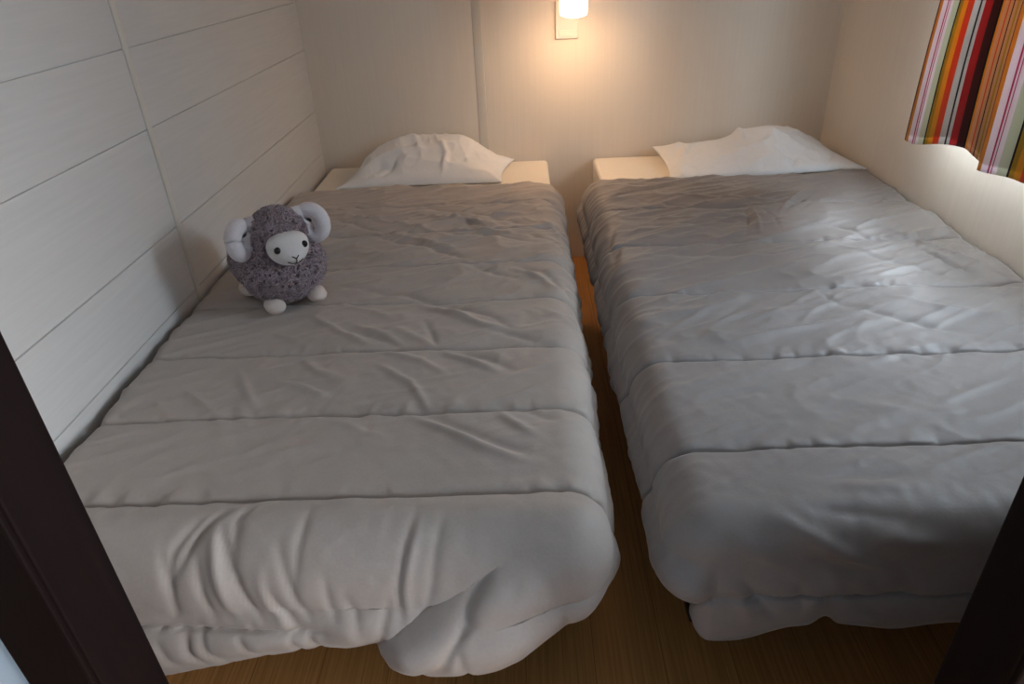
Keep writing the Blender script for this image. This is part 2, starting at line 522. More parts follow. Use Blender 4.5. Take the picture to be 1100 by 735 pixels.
RIGHT_TOP = [
    (-6, 0.01, [(0.952, -0.654), (1.017, -0.576), (1.188, -0.512)]),
    (-4, 0.01, [(0.957, -0.98), (1.082, -0.962), (1.265, -0.947)]),
    (4, 0.01, [(1.171, -0.601), (1.306, -0.637), (1.456, -0.681)]),
    (-4, 0.012, [(1.083, -0.659), (1.288, -0.708), (1.44, -0.731)]),
    (4, 0.013, [(1.064, -0.776), (1.197, -0.784), (1.323, -0.773)]),
    (-4, 0.012, [(1.045, -0.832), (1.186, -0.832), (1.328, -0.827)]),
    (-6, 0.007, [(1.34, -0.713), (1.319, -0.831), (1.282, -0.936)]),
    (5, 0.007, [(1.356, -0.731), (1.341, -0.834), (1.322, -0.914)]),
    (-6, 0.006, [(1.382, -0.749), (1.393, -0.811), (1.377, -0.893)]),
    (-6, 0.006, [(1.422, -0.784), (1.462, -0.727), (1.54, -0.654)]),
    (5, 0.007, [(1.417, -0.769), (1.478, -0.68), (1.531, -0.619)]),
    (-4, 0.007, [(1.452, -0.787), (1.513, -0.717), (1.555, -0.673)]),
    (-5, 0.012, [(1.396, -0.834), (1.527, -0.881), (1.588, -1.002)]),
    (4, 0.012, [(1.506, -0.778), (1.612, -0.862), (1.669, -0.948)]),
    (-8, 0.01, [(1.645, -1.015), (1.667, -1.094), (1.709, -1.201)]),
    (7, 0.012, [(1.663, -0.96), (1.703, -1.059), (1.749, -1.16)]),
    (-5, 0.008, [(1.689, -0.924), (1.701, -0.976), (1.757, -0.956)]),
    (-5, 0.009, [(1.756, -0.904), (1.683, -0.974), (1.647, -1.019)]),
    (-4, 0.01, [(1.7, -1.215), (1.749, -1.253)]),
    (-4, 0.011, [(1.757, -0.956), (1.782, -1.044), (1.784, -1.143)]),
    (-4, 0.016, [(1.024, -1.033), (1.177, -1.035), (1.335, -1.049)]),
    (3, 0.016, [(1.346, -1.015), (1.478, -1.004), (1.565, -1.092)]),
    (-4, 0.012, [(1.486, -1.028), (1.583, -1.125), (1.665, -1.222)]),
    (-4, 0.01, [(0.975, -1.337), (1.031, -1.282), (1.095, -1.243)]),
    (4, 0.01, [(0.978, -1.413), (1.049, -1.35), (1.114, -1.297)]),
    (-4, 0.01, [(1.049, -1.418), (1.129, -1.331), (1.2, -1.268)]),
    (4, 0.011, [(1.139, -1.379), (1.211, -1.337), (1.281, -1.309)]),
    (4, 0.01, [(1.259, -1.307), (1.314, -1.259), (1.358, -1.226)]),
    (-4, 0.01, [(1.344, -1.243), (1.362, -1.298), (1.4, -1.317)]),
    (-5, 0.011, [(1.37, -1.315), (1.493, -1.402), (1.573, -1.437)]),
    (4, 0.012, [(1.474, -1.289), (1.552, -1.344), (1.645, -1.374)]),
    (-4, 0.012, [(1.145, -1.409), (1.262, -1.364), (1.351, -1.362)]),
    (4, 0.009, [(1.24, -1.504), (1.283, -1.481), (1.315, -1.469)]),
    (-4, 0.009, [(1.177, -1.532), (1.225, -1.51), (1.274, -1.487)]),
    (3, 0.01, [(1.348, -1.504), (1.391, -1.496)]),
    (3, 0.02, [(1.191, -1.603), (1.278, -1.635), (1.358, -1.68)]),
    (-3, 0.02, [(0.959, -1.635), (1.061, -1.597), (1.187, -1.581)]),
    (-4, 0.01, [(0.993, -0.768), (0.953, -0.93), (0.955, -1.072)]),
    (-4, 0.01, [(1.022, -0.857), (0.966, -0.981), (0.943, -1.093)]),
]
RIGHT_FOOT = [
    (10, 0.012, [(1.053, 0.433), (1.125, 0.4), (1.203, 0.368)]),
    (-6, 0.014, [(1.088, 0.395), (1.141, 0.368), (1.193, 0.352)]),
    (5, 0.012, [(1.004, 0.411), (1.041, 0.389), (1.077, 0.374)]),
    (8, 0.012, [(1.179, 0.411), (1.218, 0.406), (1.261, 0.403)]),
    (-6, 0.014, [(1.098, 0.442), (1.174, 0.433), (1.241, 0.424)]),
    (5, 0.014, [(1.155, 0.476), (1.21, 0.471), (1.265, 0.469)]),
    (-5, 0.012, [(1.141, 0.498), (1.2, 0.493), (1.266, 0.494)]),
    (-9, 0.008, [(1.017, 0.352), (1.036, 0.323), (1.064, 0.287)]),
    (-7, 0.01, [(1.087, 0.344), (1.097, 0.321), (1.097, 0.302)]),
    (5, 0.012, [(0.993, 0.351), (1.017, 0.316), (1.036, 0.284)]),
    (-5, 0.012, [(1.162, 0.334), (1.182, 0.311), (1.208, 0.287)]),
]
# ------------------------------------------------------------------ the setting
H_CEIL = 2.1
YB, YF = 0.0, -2.2           # inner faces of the back wall and of the wall with the door
HALL_Y, HALL_X0, HALL_X1 = -3.6, -0.7, 2.3

struct(box_obj('floor', (HALL_X0, HALL_X1, HALL_Y, 0.1, -0.06, 0.0), M_floor))
struct(box_obj('ceiling', (HALL_X0, HALL_X1, HALL_Y, 0.1, H_CEIL, H_CEIL + 0.06), M_ceiling))
struct(box_obj('wall_back', (-0.06, ROOM_W + 0.06, 0.0, 0.06, 0.0, H_CEIL), M_wall))


def wall_left():
    """plank-look panel: shallow V grooves run along the wall"""
    gz = [0.10, 0.25, 0.45, 0.598, 0.801, 0.949, 1.15, 1.30, 1.50, 1.65, 1.85, 2.0]
    prof = [(0.0, 0.0)]
    for z in gz:
        prof += [(0.0, z - 0.0017), (-0.0035, z - 0.0008), (-0.0035, z + 0.0008), (0.0, z + 0.0017)]
    prof += [(0.0, H_CEIL)]
    bm = bmesh.new()
    rows = []
    for y in (0.0, YF):
        rows.append([bm.verts.new((x, y, z)) for x, z in prof] +
                    [bm.verts.new((-0.06, y, H_CEIL)), bm.verts.new((-0.06, y, 0.0))])
    n = len(rows[0])
    for i in range(n):
        j = (i + 1) % n
        bm.faces.new((rows[0][i], rows[0][j], rows[1][j], rows[1][i]))
    bm.faces.new(rows[0]); bm.faces.new(list(reversed(rows[1])))
    bmesh.ops.recalc_face_normals(bm, faces=bm.faces)
    return obj('wall_left', bm, M_wall_left)


struct(wall_left())


def cover_strip(name, base, along, out, w, th):
    """rounded vertical cover strip over a panel joint"""
    bm = bmesh.new()
    a = np.linspace(0, np.pi, 9)
    base, along, out = Vector(base), Vector(along), Vector(out)
    rings = []
    for z in (0.0, H_CEIL):
        rings.append([bm.verts.new(base + along * (math.cos(t) * w / 2) + out * (math.sin(t) ** 0.7 * th) + Vector((0, 0, z))) for t in a])
    for i in range(len(a) - 1):
        bm.faces.new((rings[0][i], rings[0][i + 1], rings[1][i + 1], rings[1][i]))
    bm.faces.new((rings[0][-1], rings[0][0], rings[1][0], rings[1][-1]))
    bm.faces.new(rings[0]); bm.faces.new(rings[1])
    bmesh.ops.recalc_face_normals(bm, faces=bm.faces)
    return struct(obj(name, bm, M_strip, smooth=False))


cover_strip('trim_1', (0.0, -1.142, 0), (0, 1, 0), (1, 0, 0), 0.018, 0.005)
cover_strip('trim_2', (0.597, 0.0, 0), (1, 0, 0), (0, -1, 0), 0.032, 0.0022)

# right wall with the window opening
WY0, WY1, WZ0, WZ1 = -1.68, -0.75, 0.68, 1.36
bm = bmesh.new()
X0, X1 = ROOM_W, ROOM_W + 0.06
box(bm, X0, X1, YF, WY0, 0, H_CEIL)
box(bm, X0, X1, WY1, 0.0, 0, H_CEIL)
box(bm, X0, X1, WY0, WY1, 0, WZ0)
box(bm, X0, X1, WY0, WY1, WZ1, H_CEIL)
struct(obj('wall_right', bm, M_wall))

win = bpy.data.objects.new('window_1', None)
C.objects.link(win)
win.location = (ROOM_W + 0.045, (WY0 + WY1) / 2, WZ0)
struct(win)
wy, wz = (WY1 - WY0) / 2, WZ1 - WZ0
bm = bmesh.new()
for b in ((-.015, .015, -wy, -wy + .035, 0, wz), (-.015, .015, wy - .035, wy, 0, wz), (-.015, .015, -wy + .035, wy - .035, 0, .035),
          (-.015, .015, -wy + .035, wy - .035, wz - .035, wz), (-.015, .015, -.02, .02, .035, wz - .035)):
    box(bm, *b, bev=0.003, seg=1)
obj('window_frame', bm, M_white_plastic, win)
for s in (-1, 1):
    y0, y1 = sorted((s * .02, s * (wy - .035)))
    box_obj('window_pane', (-.003, .003, y0, y1, .035, wz - .035), M_glass, win)

# wall with the doorway, seen from the hall
DL, DR, DH = 0.455, 1.05, 1.98     # clear opening
bm = bmesh.new()
box(bm, HALL_X0, DL - 0.03, YF - 0.05, YF, 0, H_CEIL)
box(bm, DR + 0.03, HALL_X1, YF - 0.05, YF, 0, H_CEIL)
box(bm, DL - 0.03, DR + 0.03, YF - 0.05, YF, DH + 0.03, H_CEIL)
struct(obj('wall_front', bm, M_hall_wall))
bm = bmesh.new()
box(bm, 0.0, DL - 0.035, YF, YF + 0.008, 0, H_CEIL)
box(bm, DR + 0.035, ROOM_W, YF, YF + 0.008, 0, H_CEIL)
box(bm, DL - 0.035, DR + 0.035, YF, YF + 0.008, DH + 0.035, H_CEIL)
struct(obj('added_dark_panel', bm, M_light_absorber))  # unseen dark panel added to cut light bounced onto the bed ends

door = bpy.data.objects.new('door_1', None)
C.objects.link(door)
door.location = ((DL + DR) / 2, YF, 0)
struct(door)
hw = (DR - DL) / 2
for s in (-1, 1):
    bm = bmesh.new()
    a, b = sorted((s * hw, s * (hw + .028)))
    box(bm, a, b, -.052, 0.0, 0.0, DH, bev=.002, seg=2)
    a, b = sorted((s * (hw + .002), s * (hw + (.045 if s < 0 else .13))))
    box(bm, a, b, -.056, -.050, 0.0, DH + .045, bev=.002, seg=2)
    obj('door_jamb', bm, M_dark_wood, door)
bm = bmesh.new()
box(bm, -hw, hw, -.052, 0.0, DH, DH + .028, bev=.002, seg=2)
box(bm, -hw - .002, hw + .002, -.056, -.050, DH + .002, DH + .045, bev=.002, seg=2)
obj('door_head', bm, M_dark_wood, door)

# the hall behind the camera
struct(box_obj('wall_hall', (HALL_X0, HALL_X1, HALL_Y - 0.05, HALL_Y, 0, H_CEIL), M_hall_wall))
struct(box_obj('wall_hall_left', (HALL_X0 - 0.05, HALL_X0, HALL_Y, YF - 0.05, 0, H_CEIL), M_hall_wall))


struct(box_obj('wall_hall_right', (HALL_X1, HALL_X1 + 0.05, HALL_Y, YF - 0.05, 0, H_CEIL), M_hall_wall))


# ------------------------------------------------------------------ beds
Z_MAT = 0.395


def make_bed(x0, label):
    w, l = 0.80, 1.86
    t = thing('single_bed', label, 'bed', (x0 + w / 2, -0.012 - l / 2, 0))
    bm = bmesh.new()
    box(bm, -w / 2, w / 2, -l / 2, l / 2, 0.245, Z_MAT, bev=0.012, seg=4)
    o = obj('mattress', bm, M_mattress, t, smooth=True)
    o.modifiers.new('wn', 'WEIGHTED_NORMAL')
    bm = bmesh.new()
    fw, fl = w / 2 - 0.02, l / 2 - 0.03
    box(bm, -fw, -fw + .03, -fl, fl, .195, .243, bev=.003, seg=1)
    box(bm, fw - .03, fw, -fl, fl, .195, .243, bev=.003, seg=1)
    box(bm, -fw + .03, fw - .03, -fl, -fl + .03, .195, .243, bev=.003, seg=1)
    box(bm, -fw + .03, fw - .03, fl - .03, fl, .195, .243, bev=.003, seg=1)
    for k in range(11):
        y = -fl + .10 + k * (2 * fl - .2) / 10
        box(bm, -fw + .03, fw - .03, y - .03, y + .03, .228, .241)
    obj('bed_frame', bm, M_black, t)
    for sx in (-1, 1):
        for y in (l / 2 - .52, -l / 2 + .20):
            bm = bmesh.new()
            x = sx * (w / 2 - .055)
            box(bm, x - .022, x + .022, y - .022, y + .022, 0.0, .197, bev=.004, seg=2)
            box(bm, x - .028, x + .028, y - .028, y + .028, 0.0, .02, bev=.003, seg=1)
            obj('leg', bm, M_black, t)
    return t


make_bed(0.026, 'cream single bed on black legs along the plank wall, under the plush ram')
make_bed(0.993, 'cream single bed on black legs along the window wall, under the striped curtain')


# ------------------------------------------------------------------ duvets
TOPS = []


def make_duvet(name, label, m, core, zt, wallside, seams, strokes, foot_strokes, skirts, radii, puff, seed, hem_mod, shape_mod, pucker):
    """quilted duvet laid over a mattress.
    core = flat rectangle x0,x1,yfoot,yhead; skirts and radii = lengths and edge roundings (x low, x high, foot, head)"""
    x0, x1, yf, yh = core
    step = 0.0042
    def axis(lo, hi, s_lo, s_hi):
        n0, n1, n2 = int(s_lo / step) + 3, int((hi - lo) / step), int(s_hi / step) + 3
        p = np.concatenate([np.full(n0, lo), np.linspace(lo, hi, n1), np.full(n2, hi)])
        a = np.concatenate([-np.linspace(1, 0, n0, endpoint=False), np.zeros(n1), np.linspace(0, 1, n2 + 1)[1:]])
        return p, a
    px, ax_ = axis(x0, x1, skirts[0], skirts[1])
    py, ay_ = axis(yf, yh, skirts[2], skirts[3])
    # extra rows where the stitched seams run
    param = np.where(ay_ < 0, yf + ay_ * skirts[2], np.where(ay_ > 0, yh + ay_ * skirts[3], py))
    fine = [param]
    for q in seams:
        fine.append(q + np.arange(-0.0112, 0.0113, 0.0014))
    param = np.unique(np.round(np.concatenate(fine), 5))
    param = param[(param >= yf - skirts[2]) & (param <= yh + skirts[3])]
    param = param[np.concatenate([[True], np.diff(param) > 0.0008])]
    py = np.clip(param, yf, yh)
    ay_ = np.where(param < yf, (param - yf) / skirts[2], np.where(param > yh, (param - yh) / skirts[3], 0.0))
    PX, PY = np.meshgrid(px, py, indexing='ij')
    A, B = np.meshgrid(ax_, ay_, indexing='ij')
    m_ = np.maximum(np.abs(A), np.abs(B))
    aa, bb = np.abs(A), np.abs(B)
    th = np.where(aa >= bb, (np.pi / 4) * bb / np.maximum(aa, 1e-9), np.pi / 2 - (np.pi / 4) * aa / np.maximum(bb, 1e-9))
    th = np.where(m_ < 1e-9, 0, th)
    ct2, st2 = np.cos(th) ** 2, np.sin(th) ** 2
    nx, ny = np.sign(A) * np.cos(th), np.sign(B) * np.sin(th)
    Hx = np.where(A < 0, skirts[0], skirts[1]); Hy = np.where(B < 0, skirts[2], skirts[3])
    Rx = np.where(A < 0, radii[0], radii[1]); Ry = np.where(B < 0, radii[2], radii[3])
    Hd = Hx * ct2 + Hy * st2
    Rd = Rx * ct2 + Ry * st2
    Hd = Hd * hem_mod(PX, PY, A, B, ct2, st2)
    d = m_ * Hd
    U, V = PX + nx * d, PY + ny * d
    arc = Rd * np.pi / 2
    ang = np.clip(d / np.maximum(Rd, 1e-6), 0, np.pi / 2)
    fall = np.maximum(d - arc, 0)
    k = np.clip(fall / np.maximum(Hd - arc, 1e-4), 0, 1)
    out = Rd * np.sin(ang)
    down = Rd * (1 - np.cos(ang)) + fall
    o2, d2 = shape_mod(U, V, PX, PY, A, B, ct2, st2, k, Hd - arc)
    out, down = out + o2, down + d2
    P = np.stack([PX + nx * out, PY + ny * out, zt - down], -1)
    # the head edge is a plain cut: the side drop simply runs on to it
    hd = B > 0
    bd = B * skirts[3]
    angb = np.clip(bd / radii[3], 0, np.pi / 2)
    fade = 1 - sstep(aa, 0.0, 0.35)
    da = aa * Hx
    anga = np.clip(da / Rx, 0, np.pi / 2)
    falla = np.maximum(da - Rx * np.pi / 2, 0)
    Ph = np.stack([PX + np.sign(A) * Rx * np.sin(anga), PY + radii[3] * np.sin(angb),
                   zt - Rx * (1 - np.cos(anga)) - falla - fade * (radii[3] * (1 - np.cos(angb)) + np.maximum(bd - radii[3] * np.pi / 2, 0))], -1)
    P = np.where(hd[..., None], Ph, P)
    U = np.where(hd, PX + np.sign(A) * da, U)
    V = np.where(hd, PY + bd, V)
    N = grid_normals(P)
    # quilting: puffs between the stitched rows, a tight groove along each row
    sv = np.array(sorted(seams))
    wob = pucker.get('wobble', 0.0035) * vnoise(U * 5, U * 0 + 3.3, seed + 5) + 0.0012 * vnoise(U * 26, U * 0 + 1.7, seed + 6)
    Vw = V + wob
    dist = np.full(U.shape, 9.0); width = np.full(U.shape, 0.2); rowid = np.zeros(U.shape)
    idx = np.clip(np.searchsorted(sv, Vw) - 1, 0, len(sv) - 2)
    lo, hi = sv[idx], sv[idx + 1]
    frac = np.clip((Vw - lo) / (hi - lo), -0.3, 1.3)
    dist = np.minimum(np.abs(Vw - lo), np.abs(Vw - hi))
    near = np.where(np.abs(Vw - lo) < np.abs(Vw - hi), idx, idx + 1)
    signed = Vw - sv[near]
    soft = pucker['groove'](U, V, near)
    s1 = np.clip(soft * 2, 0, 1)
    h = puff(U, V) * (s1 * np.clip(np.sin(np.pi * np.clip(frac, 0, 1)), 0, 1) ** 0.3 + 0.9 * (1 - s1))
    h = h - soft * (0.0025 * np.exp(-(dist / 0.0060) ** 2) + 0.0055 * np.exp(-(dist / 0.0022) ** 2))
    # little gathers across each stitched row
    gz = vnoise(U * 48 + near * 17.3 + signed * 22, near * 5.1 + signed * 7, seed + 1) + 0.5 * vnoise(U * 90 + near * 9.3 - signed * 30, near * 3.1 + V * 10, seed + 2)
    mask = np.clip(vnoise(U * 7 + near * 3.7, near * 11.0 + 0.5, seed + 9) + 0.55, 0, 1.3)
    h += soft * pucker['amp'] * gz * mask * np.exp(-(dist / pucker['reach']) ** 1.5) * np.where(signed > 0, 1.0, 0.55)
    h -= soft * 0.0022 * np.clip(vnoise(U * 55 + near * 7.7, near * 3.9 + 0.3, seed + 12) - 0.35, 0, 1) * 2.2 * np.exp(-((signed - 0.006) / 0.009) ** 2)
    # broad softness and wandering creases
    h += 0.0045 * vnoise(U * 4 + 3, V * 5 + 1, seed + 3)
    rot = 0.42
    ur, vr = U * math.cos(rot) + V * math.sin(rot), -U * math.sin(rot) + V * math.cos(rot)
    wr = vnoise(ur * 6, vr * 21, seed + 4)
    wr2 = vnoise(ur * 11 + 0.8 * wr, vr * 40, seed + 7)
    amp = 1.3 * pucker['wrinkle'](U, V)
    h += amp * (0.0035 * (1 - np.abs(wr)) ** 2 * 1.6 + 0.0022 * (1 - np.abs(wr2)) ** 2 * 1.4)
    h += 0.0006 * vnoise(U * 70, V * 70, seed + 8)
    h += stroke_field(U, V, strokes) * pucker.get('strokes', 1.0)
    if foot_strokes:
        conv = []
        for a_, w_, pts in foot_strokes:
            conv.append((a_, w_, [(x, yf - (radii[2] * np.pi / 2 + zt - radii[2] - z)) for x, z in pts]))
        h += stroke_field(U, V, conv) * 0.8
    # settle to nothing where the cloth meets the mattress at the head end and at the hem
    edge = sstep(m_, 0.93, 1.0)
    h = h * (1 - 0.5 * edge)
    P = P + N * h[..., None]
    if wallside == 'low':
        P[..., 0] = np.maximum(P[..., 0], 0.0085)
    else:
        P[..., 0] = np.minimum(P[..., 0], ROOM_W - 0.0085)
    o = np_obj(name, P.reshape(-1, 3), grid_faces(len(px), len(py)), m)
    TOPS.append(P.reshape(-1, 3))
    so = o.modifiers.new('thickness', 'SOLIDIFY')
    so.thickness = 0.0012
    so.offset = -1.0
    return tag(o, label, 'duvet', 'quilted grey duvets on the two beds')


# left duvet: thick and puffy, its foot corner folded into a lobe
def hem_left(PX, PY, A, B, ct2, st2):
    foot = (B < 0) * st2
    f = np.interp(PX, [0.0, 0.20, 0.40, 0.53, 0.58, 0.66, 0.74, 0.78], [1.24, 1.18, 0.95, 0.81, 0.95, 0.95, 0.78, 0.68])
    return 1.0 + foot * (f - 1.0 + 0.02 * vnoise(PX * 14, PX * 0, 41))


def shape_left(U, V, PX, PY, A, B, ct2, st2, k, L):
    foot = (B < 0) * st2 ** 2
    gap = (A > 0) * ct2
    out = foot * (0.022 * np.clip(L / 0.10, 0, 1) * np.sin(np.pi * k) ** 2)
    # lobe: the corner puffs forward below a slanting fold
    s = (U - 0.56) * 0.54 - (V + 2.015) * 0.84
    lobe = foot * sstep(s, -0.008, 0.015) * sstep(V, -1.90, -1.95) * sstep(U, 0.79, 0.68)
    out = out + lobe * (0.034 - 0.022 * sstep(k, 0.75, 1.0) * sstep(U, 0.72, 0.62))
    out = out + gap * (0.012 * np.sin(np.pi * k) ** 2 * sstep(PY, -0.5, -0.9))
    corner = np.where((B < 0) & (A > 0), 4 * ct2 * st2, 0)
    out = out - corner * 0.010 * sstep(k, 0.1, 0.6)
    return out, np.zeros_like(k)


LW = lambda U, V: 0.35 + 0.75 * sstep(V, -1.30, -0.95) * sstep(U, 0.05, 0.25) + 0.25 * sstep(V, -1.62, -1.45) - 0.32 * sstep(V, -1.70, -1.86)
LG = lambda U, V, near: np.clip(0.55 + 0.6 * sstep(V, -1.25, -1.40), 0, 1) * (1 - sstep(V, -1.90, -1.94) * sstep(U, 0.42, 0.50))
make_duvet('duvet', 'puffy grey-taupe quilted duvet on the bed by the plank wall, plush ram sitting on it', M_duvet_lit,
           core=(0.043, 0.786, -1.845, -0.435), zt=0.430, wallside='low',
           seams=[-2.22, -2.000, -1.815, -1.622, -1.425, -1.225, -1.035, -0.82, -0.61, -0.36],
           strokes=LEFT_TOP, foot_strokes=LEFT_FOOT,
           skirts=(0.034, 0.15, 0.225, 0.030), radii=(0.026, 0.055, 0.075, 0.024), puff=lambda U, V: 0.007 + 0.011 * sstep(V, -1.78, -1.86) * (1 - 0.9 * sstep(U, 0.78, 0.87)), seed=11,
           hem_mod=hem_left, shape_mod=shape_left,
           pucker=dict(groove=LG, amp=0.0042, reach=0.026, wrinkle=LW, strokes=1.35))


# right duvet: flatter, overhanging seam near the foot, hem tucked in at the corner
def hem_right(PX, PY, A, B, ct2, st2):
    foot = (B < 0) * st2
    return 1.0 + foot * (0.12 * sstep(PX, 1.10, 1.02) + 0.06 * vnoise(PX * 13, PX * 0, 47) - 0.09 * np.exp(-((PX - 1.135) / 0.012) ** 2))


def shape_right(U, V, PX, PY, A, B, ct2, st2, k, L):
    foot = (B < 0) * st2
    gap = (A < 0) * ct2
    out = foot * (0.010 * np.sin(np.pi * k) ** 2 + 0.012 * k ** 2)
    out = out + gap * (0.016 * np.sin(np.pi * k) ** 2)
    # the corner bulges, then pulls in below
    corner = np.where((B < 0) & (A < 0), 4 * ct2 * st2, 0)
    out = out + corner * (0.014 * np.sin(np.pi * np.clip(k * 1.5, 0, 1)) ** 2 - 0.020 * sstep(k, 0.4, 0.8))
    return out, np.zeros_like(k)


RW = lambda U, V: 0.45 + 0.5 * sstep(V, -1.55, -1.35) + 0.0 * U - 0.3 * sstep(V, -1.74, -1.80)
RG = lambda U, V, near: 0.9 + 0 * U
make_duvet('duvet', 'flatter grey-taupe quilted duvet on the bed by the window wall, hem ruffled at its foot', M_duvet_dim,
           core=(0.985, 1.772, -1.848, -0.435), zt=0.430, wallside='high',
           seams=[-2.20, -1.984, -1.735, -1.485, -1.228, -0.965, -0.70, -0.40, -0.30],
           strokes=RIGHT_TOP, foot_strokes=RIGHT_FOOT,
           skirts=(0.15, 0.038, 0.192, 0.030), radii=(0.055, 0.03, 0.042, 0.022), puff=lambda U, V: 0.007 + 0.003 * sstep(V, -1.72, -1.78), seed=29,
           hem_mod=hem_right, shape_mod=shape_right,
           pucker=dict(groove=RG, amp=0.0037, reach=0.026, wrinkle=RW, strokes=1.05, wobble=0.0060))


def rest_height(i, x, y, r):
    """height of the cloth under a small footprint"""
    q = TOPS[i]
    s = np.hypot(q[:, 0] - x, q[:, 1] - y) < r
    return float(q[s, 2].max())


# ------------------------------------------------------------------ pillows
def make_pillow(label, corners, thick, creases, seed, lean):
    """soft pillow from its four corners (front-left, front-right, back-right, back-left), each x, y, z"""
    n, mrows = 150, 100
    s = np.linspace(-1, 1, n)
    t = np.linspace(-1, 1, mrows)
    S, T = np.meshgrid(s, t, indexing='ij')
    c = [np.array(q, float) for q in corners]
    u, v = (S + 1) / 2, (T + 1) / 2
    # sides bow in between the pointed corners
    su = S * (1 - 0.05 * (1 - T ** 2) * 0 ) * (1 - 0.06 * (1 - T ** 2))
    tv = T * (1 - 0.07 * (1 - S ** 2))
    u, v = (su + 1) / 2, (tv + 1) / 2
    base = ((1 - u) * (1 - v))[..., None] * c[0] + (u * (1 - v))[..., None] * c[1] + (u * v)[..., None] * c[2] + ((1 - u) * v)[..., None] * c[3]
    prof = (np.clip(1 - np.abs(S) ** 2.6, 0, 1) ** 0.62) * (np.clip(1 - np.abs(T) ** 2.6, 0, 1) ** 0.55)
    h = thick(u, v) * prof
    X, Y = base[..., 0], base[..., 1]
    r = np.hypot(S, T)
    wr = vnoise(X * 9 + 2 * Y, Y * 14, seed)
    wr2 = vnoise(X * 24 + Y * 8, Y * 22 - X * 10, seed + 1)
    border = sstep(np.maximum(np.abs(S), np.abs(T)), 1.0, 0.8)
    h += border * (0.010 * (1 - np.abs(wr)) ** 2 + 0.004 * (1 - np.abs(wr2)) ** 2 - 0.004)
    h += border * stroke_field(X, Y, creases) * 2.1
    top = base.copy()
    top[..., 2] += np.maximum(h, 0.0) + 0.002
    top[..., 1] += lean * np.maximum(h, 0)
    bot = base.copy()
    bot[..., 2] -= 0.002
    V = np.concatenate([top.reshape(-1, 3), bot.reshape(-1, 3)])
    F = grid_faces(n, mrows)
    F2 = F[:, ::-1] + n * mrows
    ring = [i * mrows for i in range(n)] + [(n - 1) * mrows + j for j in range(1, mrows)] + \
           [i * mrows + mrows - 1 for i in range(n - 2, -1, -1)] + [j for j in range(mrows - 2, 0, -1)]
    ring = np.array(ring)
    nx_ = np.roll(ring, -1)
    side = np.stack([ring, ring + n * mrows, nx_ + n * mrows, nx_], -1)
    o = np_obj('pillow', V, np.concatenate([F, F2, side]), M_pillow)
    return tag(o, label, 'pillow', 'white pillows at the head of the beds')


make_pillow('plump white pillow standing up against the back wall on the bed by the plank wall',
            [(0.125, -0.345, 0.418), (0.665, -0.285, 0.402), (0.705, -0.030, 0.405), (0.165, -0.030, 0.402)],
            lambda u, v: 0.058 + 0.062 * sstep(v, 0.1, 0.7) * sstep(u, 1.02, 0.66) - 0.02 * sstep(u, 0.22, 0.05) * sstep(v, 0.6, 0.2),
            [(-9, .016, [(.22, -.29), (.26, -.25), (.30, -.26)]), (-7, .014, [(.27, -.30), (.31, -.24)]), (6, .014, [(.47, -.30), (.48, -.22), (.46, -.16)]),
             (-6, .03, [(.52, -.24), (.58, -.17)]), (-8, .03, [(.30, -.17), (.42, -.15)]), (4, .018, [(.40, -.22), (.36, -.12), (.32, -.08)]),
             (5, .015, [(.24, -.22), (.40, -.20)])],
            61, 0.10)
make_pillow('wide flat white pillow in the corner on the bed by the window wall',
            [(1.205, -0.375, 0.404), (1.800, -0.415, 0.440), (1.790, -0.030, 0.412), (1.205, -0.030, 0.430)],
            lambda u, v: 0.045 + 0.050 * np.exp(-((u - .66) / .22) ** 2) * sstep(v, 0.1, 0.6) + 0.01 * sstep(u, 0.5, 0.9),
            [(-7, .012, [(1.46, -.40), (1.50, -.36), (1.56, -.38)]), (-7, .012, [(1.58, -.40), (1.60, -.34), (1.55, -.28)]), (6, .02, [(1.46, -.10), (1.54, -.20), (1.64, -.30)]),
             (-6, .025, [(1.52, -.14), (1.62, -.20), (1.72, -.22)]), (5, .016, [(1.26, -.25), (1.30, -.16), (1.36, -.12)]), (-6, .014, [(1.70, -.36), (1.73, -.31)]),
             (5, .014, [(1.48, -.06), (1.47, -.22)])],
            71, 0.05)

# ------------------------------------------------------------------ wall lamp
lx, lz = 0.918, 0.800
lamp = thing('wall_lamp', 'lit wall lamp with glowing opal shade and white switch plate on the back wall', 'lamp', (lx, 0.0, lz))
bm = bmesh.new()
box(bm, -0.058, 0.018, -0.011, 0.0, 0.0, 0.118, bev=0.003, seg=2)
obj('base_plate', bm, M_white_plastic, lamp)
bm = bmesh.new()
box(bm, -0.047, 0.007, -0.0145, -0.0105, 0.010, 0.028, bev=0.0015, seg=2)
obj('switch', bm, M_white_plastic, lamp)
shade_c = (-.010, -.200)
shade = [(.0385, .0770), (.0415, .0820), (.0425, .0900), (.0425, .165), (.040, .185), (.030, .196), (.012, .198), (.0005, .198),
         (.0005, .196), (.012, .196), (.029, .194), (.0385, .184), (.0405, .165), (.0405, .0900), (.0395, .0830), (.0375, .0775)]
lathe('lamp_shade', shade, M_glow, lamp, 32, (shade_c[0], shade_c[1], .011))
bulb = [(.0005, .0710), (.012, .0715), (.022, .0728), (.030, .0748), (.0360, .0780), (.0368, .086), (.034, .105), (.028, .130), (.020, .155), (.013, .180), (.0005, .180)]
lathe('bulb', bulb, M_bulb, lamp, 28, (shade_c[0], shade_c[1], .011))
lathe('shade_holder', [(.0005, .1985), (.022, .1985), (.024, .203), (.022, .212), (.010, .216), (.0005, .216)], M_chrome, lamp, 24, (shade_c[0], shade_c[1], .011))
arm_v, arm_f = tube_arrays([(-.001, -.0, .215), (-.003, -.06, .218), (-.010, -.200, .220)], [.007] * 3, 12)
np_obj('lamp_arm', arm_v, arm_f, M_chrome, lamp)

